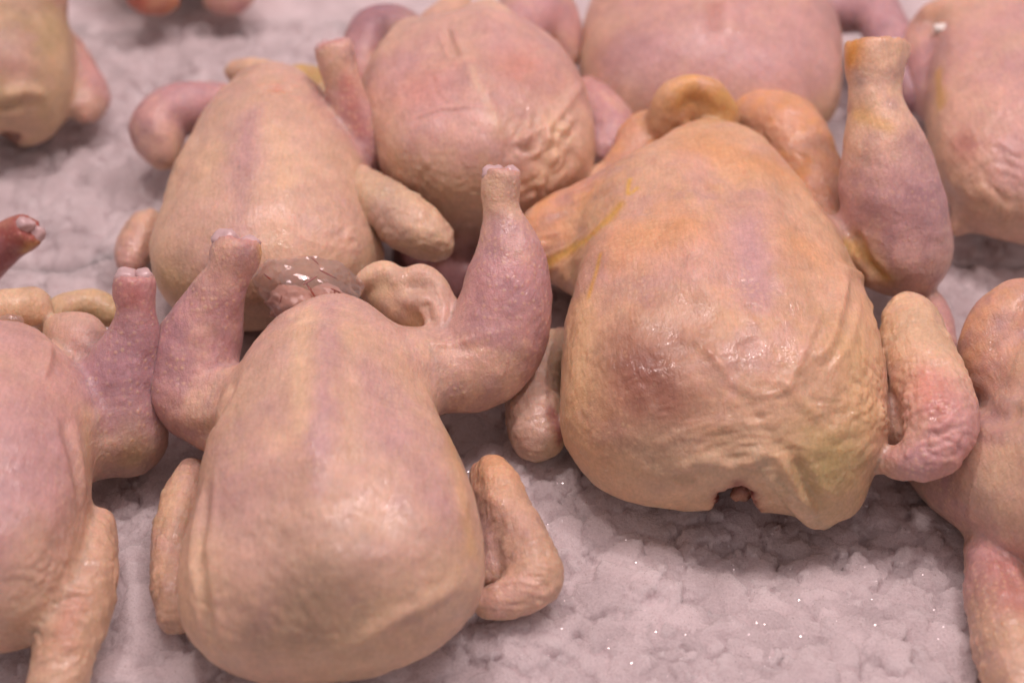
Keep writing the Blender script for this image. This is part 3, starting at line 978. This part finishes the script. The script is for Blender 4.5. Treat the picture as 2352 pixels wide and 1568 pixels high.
D.stains = [([(1190, 150)], 80, np.array([.55, .24, .18]), .6), ([(960, 200)], 80, np.array([.56, .25, .2]), .55), ([(1270, 400), (1290, 300)], 60, CREAM, .7), ([(1000, 480), (1100, 500)], 80, CREAM, .7), ([(1080, 150), (1140, 280)], 14, PALE * 1.1, .5), ([(900, 330)], 60, CREAM, .45)]
D.build()

# E: behind, top right of centre
E = Bird("broad pale pink chicken behind the orange fat of the large one", 0.0020, 5)
E.body((1640, 330, .05), (1640, -110, .085),
       [(0, .088, .085, .050, .045), (.3, .102, .098, .062, .05), (.6, .10, .098, .06, .05), (1, .07, .07, .04, .05)],
       .34, .3, 2.3, PEACH * .45 + PINK * .55, .2)
E.chain('drumstick#1', [(1920, 20, .06, 60, LILAC), (2000, 10, .065, 48, LILAC), (2050, 110, .06, 50, LILAC), (2100, 220, .05, 42, PURPLE)], k=.015, bump=.2)
E.creases = [([(1640, -20), (1640, 70)], 26, -.0025)]
E.stains = [([(1640, 10), (1640, 60)], 26, np.array([.4, .17, .13]), .6), ([(1450, 180)], 120, LILAC, .5), ([(1760, 150), (1620, 110)], 110, LILAC * 1.1, .5), ([(1900, 280)], 60, CREAM, .6), ([(1440, 210)], 60, PALE, .4)]
E.build()

# F: top right corner
Fb = Bird("pink chicken in the top right corner, white clip beside its leg", 0.0020, 6)
Fb.body((2355, 520, .05), (2315, -40, .09),
        [(0, .06, .06, .05, .045), (.3, .066, .07, .058, .05), (.7, .062, .06, .05, .05), (1, .05, .05, .036, .05)],
        .34, .3, 2.3, PINK * .6 + PEACH * .4, .5)
Fb.chain('drumstick#1', [(2230, 60, .09, 60, PINK), (2140, 60, .08, 40, PINK), (2125, 130, .07, 48, PINK), (2140, 240, .05, 42, LILAC)], k=.015, bump=.2)
Fb.chain('drumstick#2', [(2330, 30, .10, 60, PEACH), (2200, 25, .10, 26, PEACH), (2130, 30, .095, 22, ORANGE)], k=.012, bump=.2)
Fb.chain('wing', [(2250, 480, .035, 40, PINK), (2195, 525, .028, 24, PALE)], k=.01)
Fb.wrinkles = [(2300, 400, 170, 2.6, .007, -.0013, 2.2)]
Fb.stains = [([(2210, 330)], 40, np.array([.4, .14, .12]), .6), ([(2260, 480)], 80, CREAM, .4), ([(2330, 80)], 60, PEACH, .6), ([(2150, 170), (2155, 240)], 18, YELLOW, .8)]
Fb.build()

# G: right edge
G = Bird("chicken cut off by the right edge, orange thigh and reddened wing", 0.0018, 7)
G.body((2560, 1330, .045), (2530, 760, .085),
       [(0, .05, .05, .048, .045), (.3, .056, .06, .055, .05), (.7, .054, .05, .05, .05), (1, .05, .05, .04, .05)],
       .3, .3, 2.3, PEACH, .4)
G.chain('drumstick', [(2420, 900, .07, 90, PEACH), (2300, 850, .062, 82, ORANGE * .5 + PINK * .5), (2300, 760, .075, 70, ORANGE * .6 + PEACH * .4), (2350, 700, .085, 60, ORANGE * .6 + PEACH * .4)], k=.018, bump=.3)
G.chain('thigh', [(2440, 1120, .045, 210, PEACH), (2285, 1085, .032, 142, PEACH * .6 + PINK * .4), (2165, 1065, .012, 88, PEACH * .6 + PINK * .4)], k=.02, bump=.5)
G.chain('wing', [(2275, 1235, .012, 52, PINK), (2290, 1350, .020, 74, PINK), (2325, 1470, .022, 88, PEACH), (2350, 1580, .022, 86, PEACH)], k=.004)
G.creases = [([(2180, 900), (2300, 960), (2352, 930)], 26, -.003), ([(2290, 1250), (2330, 1330), (2352, 1400)], 12, -.0008)]
G.wrinkles = [(2290, 1420, 170, .1, .0045, -.0010, 3), (2310, 800, 130, .6, .006, .0006, 1.5)]
G.stains = [([(2300, 1290), (2340, 1380)], 40, np.array([.5, .2, .16]), .6), ([(2260, 1120)], 60, PALE, .5), ([(2300, 1060)], 60, CREAM, .4)]
G.build()

# H: left bottom
H = Bird("chicken cut off by the left edge, purplish leg raised beside the front one", 0.0016, 8)
H.body((0, 1480, .048), (-20, 760, .085),
       [(0, .058, .042, .050, .045), (.25, .066, .048, .056, .05), (.5, .066, .054, .056, .052), (.75, .06, .050, .046, .055), (1, .05, .045, .034, .055)],
       .3, .28, 2.25, PEACH * .5 + PINK * .5, .3)
H.chain('drumstick', [(150, 960, .055, 80, PEACH), (262, 975, .045, 88, LILAC), (278, 880, .062, 92, LILAC), (305, 790, .084, 64, LILAC), (312, 722, .102, 40, PINK), (310, 650, .118, 47, PINK)], k0=.03, k=.004)
H.stump('drumstick', (310, 640, .120), (312, 722, .102), 46)
H.chain('thigh', [(180, 1010, .04, 70, PEACH), (300, 1010, .030, 80, PALE)], k=.02)
H.chain('wing', [(222, 1212, .040, 50, PEACH), (198, 1330, .042, 68, PEACH), (165, 1450, .040, 76, PEACH), (128, 1570, .036, 68, PEACH)], k=.003)
H.chain('fat_flap#1', [(-20, 715, .085, 42, CREAM), (60, 705, .08, 40, CREAM), (95, 690, .078, 24, CREAM)], k=.006, bump=.2)
H.chain('fat_flap#2', [(105, 745, .06, 26, CREAM), (140, 705, .06, 26, OLIVE * .5 + CREAM * .5), (200, 695, .055, 30, CREAM), (255, 720, .05, 30, OLIVE)], k=.006, bump=.2)
H.chain('fat_flap#3', [(150, 770, .066, 46, CREAM), (190, 790, .066, 52, PEACH), (165, 845, .062, 34, CREAM)], k=.008, bump=.2)
H.creases = [([(115, 780), (110, 830), (100, 870)], 10, .0025), ([(150, 950), (165, 1050), (190, 1160)], 20, -.0025)]
H.wrinkles = [(170, 1400, 190, .25, .0045, -.0009, 3), (190, 790, 80, 1.2, .005, -.0008, 2), (290, 720, 60, 1.4, .006, .0006, 3), (280, 880, 100, .6, .006, -.0004, 1.5)]
H.stains = [([(60, 1000), (30, 1150)], 130, LILAC, .6), ([(90, 1250), (60, 1380)], 70, CREAM, .5), ([(270, 860), (310, 790)], 60, PURPLE * 1.3, .5), ([(310, 680)], 40, np.array([.5, .16, .13]), .5), ([(205, 950), (210, 1060)], 24, CREAM, .6), ([(150, 1440), (170, 1380)], 30, np.array([.5, .2, .13]), .6), ([(310, 1050)], 60, OLIVE * 1.15, .5)]
H.build()

# I: left top
I = Bird("brownish chicken cut off by the top left edge, its wing on the ice", 0.0022, 9)
I.body((20, 300, .045), (0, -30, .08),
       [(0, .048, .046, .045, .045), (.3, .055, .052, .055, .05), (.7, .052, .05, .05, .05), (1, .04, .04, .035, .05)],
       .4, .3, 2.3, (PEACH * .4 + OLIVE * .6) * .85, .3)
I.chain('wing', [(120, 90, .05, 32, PINK), (175, 150, .04, 36, PINK), (205, 215, .032, 40, PINK), (200, 255, .03, 30, PEACH)], k=.010)
I.chain('drumstick', [(30, 10, .09, 45, PINK), (110, -10, .09, 40, RED * 1.2)], k=.015)
I.cut([(-20, 320, .02, 50), (20, 300, .035, 26)], .006, RED * .6)
I.creases = [([(0, 225), (60, 210), (110, 215)], 18, .004), ([(0, 255), (60, 240)], 16, -.003)]
I.stains = [([(40, 150)], 70, PINK, .6)]
I.build()

# K: far beyond the top edge
K = Bird("blurred chicken at the top edge, only leg and wing ends showing", 0.0025, 10)
K.body((410, -60, .05), (420, -330, .08),
       [(0, .06, .06, .05, .045), (.5, .075, .075, .06, .05), (1, .05, .05, .035, .05)], .35, .3, 2.3, PEACH, .3)
K.chain('drumstick', [(400, -90, .05, 60, RED * 1.3), (330, -20, .05, 42, RED * 1.4), (390, 0, .04, 26, ORANGE)], k=.012)
K.chain('wing', [(480, -80, .05, 50, PINK), (540, -20, .04, 44, PINK), (490, 0, .035, 28, PINK)], k=.012)
K.build()

# red drumstick end reaching in from the left
J = Bird("dark red drumstick end reaching in from the left edge", 0.0016, 11)
J.chain('shank', [(-160, 640, .045, 80, RED), (-60, 600, .06, 62, RED), (20, 555, .075, 44, RED), (62, 530, .084, 42, RED)], k=.005, bump=.3)
J.stump('shank', (66, 528, .085), (-60, 600, .06), 42, RED)
J.stains = [([(100, 540), (60, 585)], 14, YELLOW, .7)]
jr = J.build()
jr.name = "drumstick"
jr["category"], jr["label"] = "drumstick", "dark red drumstick end reaching in from the left edge"
del jr["group"]


# ------------------------------------------------------------------ small things
def tagged(o, label, cat):
    o["label"], o["category"] = label, cat
    return o


def plastic_material():
    m, nt, bs = new_mat("clear_film")
    L = nt.links.new
    out = nt.nodes["Material Output"]
    tr = nd(nt, "ShaderNodeBsdfTransparent")
    tr.inputs[0].default_value = (0.97, 0.95, 0.95, 1)
    gl = nd(nt, "ShaderNodeBsdfGlossy")
    gl.inputs["Color"].default_value = (1, 0.96, 0.96, 1)
    gl.inputs["Roughness"].default_value = 0.07
    df = nd(nt, "ShaderNodeBsdfDiffuse")
    df.inputs[0].default_value = (0.85, 0.74, 0.72, 1)
    tc = nd(nt, "ShaderNodeTexCoord")
    no = nd(nt, "ShaderNodeTexNoise", i_Scale=30.0, i_Detail=1.0, i_Distortion=0.8)
    L(tc.outputs["Object"], no.inputs["Vector"])
    bp = nd(nt, "ShaderNodeBump", i_Strength=0.7, i_Distance=0.004)
    L(no.outputs["Fac"], bp.inputs["Height"])
    L(bp.outputs[0], gl.inputs["Normal"])
    lw = nd(nt, "ShaderNodeLayerWeight", i_Blend=0.3)
    L(bp.outputs[0], lw.inputs["Normal"])
    fr = nd(nt, "ShaderNodeMapRange", i_From_Min=0.0, i_From_Max=1.0, i_To_Min=0.09, i_To_Max=0.42)
    L(lw.outputs["Facing"], fr.inputs["Value"])
    m0 = nd(nt, "ShaderNodeMixShader")
    m0.inputs[0].default_value = 0.07
    L(tr.outputs[0], m0.inputs[1])
    L(df.outputs[0], m0.inputs[2])
    mx = nd(nt, "ShaderNodeMixShader")
    L(fr.outputs[0], mx.inputs[0])
    L(m0.outputs[0], mx.inputs[1])
    L(gl.outputs[0], mx.inputs[2])
    L(mx.outputs[0], out.inputs["Surface"])
    return m


FILM = plastic_material()
BLOOD = plain("blood", (0.33, 0.08, 0.05), 0.3)
GIB = plain("giblet_flesh", (0.58, 0.34, 0.27), 0.3, Coat_Weight=0.4)


def crumpled(c, ax, n, seed, amp, facets):
    """crumpled film: a pouch whose outline is the hull of a few folds"""
    U, Fc = ico(n)
    r = np.random.default_rng(seed)
    dirs = r.normal(size=(facets, 3))
    dirs /= np.linalg.norm(dirs, axis=1)[:, None]
    h = r.uniform(0.72, 1.0, facets)
    t = (U @ dirs.T)
    rad = np.min(np.where(t > 0.05, h / np.maximum(t, 0.05), 9), 1)
    rad = np.minimum(rad, 1.12)
    rad *= 1 + amp * fbm(U * 3.1, 3, seed)
    return (U * rad[:, None]) @ np.array(ax) + c, Fc


def giblet_bag(name, label, px, py, z, w, h, seed, fill=True):
    c = at(px, py, z)
    s = depth(c) / FPX
    base = c - np.array([0, 0, h * s])
    root = bpy.data.objects.new(name, None)
    COL.objects.link(root)
    root.location = base
    tagged(root, label, "plastic bag")
    V, Fc = crumpled(c, np.diag([w * s, 0.8 * h * s, h * s]), 5, seed, .03, 26)
    mesh_obj("film", V, Fc, FILM, root, base, smooth=False)
    if fill:
        for i, (dx, dy, dz, r) in enumerate([(-.25, .0, -.3, .5), (.3, .1, -.35, .45), (.05, -.2, -.55, .45)]):
            U, F2 = ico(4)
            U = U * (1 + .22 * fbm(U * 2.2 + i * 7, 3, seed + i))[:, None] * np.array([1.15, .8, .8])
            mesh_obj("giblet", c + np.array([dx * w, dy * h, dz * h]) * s + U * r * h * s, F2, GIB, root, base)
        # dark red streaks of blood on the inside of the film
        r = np.random.default_rng(seed + 3)
        toc = (C0 - c) / np.linalg.norm(C0 - c)
        g = V - c
        front = np.where((g @ toc) / np.linalg.norm(g, axis=1) > 0.35)[0]
        for i in range(16):
            j_ = r.choice(front)
            n = (V[j_] - c) / np.linalg.norm(V[j_] - c)
            p0 = V[j_] - n * 0.0012
            d = np.cross(n, r.normal(size=3))
            d /= np.linalg.norm(d)
            U, F2 = ico(2)
            L_ = r.uniform(8, 28) * s
            U = U * (1 + .3 * fbm(U * 2 + i, 2, 8))[:, None]
            Ax = np.stack([d * L_, np.cross(n, d) * r.uniform(1.2, 2.6) * s, n * 1.2 * s])
            mesh_obj("blood_streak", p0 + U @ Ax, F2, BLOOD, root, base)
    return root


giblet_bag("giblet_bag", "crumpled clear plastic bag of giblets behind the front chicken's breast", 705, 675, .085, 132, 100, 11)
giblet_bag("plastic_scrap", "small scrap of clear plastic at the left edge on the chicken", 22, 735, .098, 32, 16, 4, False)

# small white oval on the corner bird
WHITE = plain("white_plastic", (0.82, 0.80, 0.74), 0.3)
c = at(2170, 66, .098)
U, Fc = ico(4)
n_ = np.sign(U) * np.abs(U) ** 0.6
tagged(mesh_obj("clip", n_ * np.array([.0085, .004, .0032]), Fc, WHITE), "small white oval on the chicken in the top right corner", "clip").location = c
print("total", round(time.time() - T0, 1))
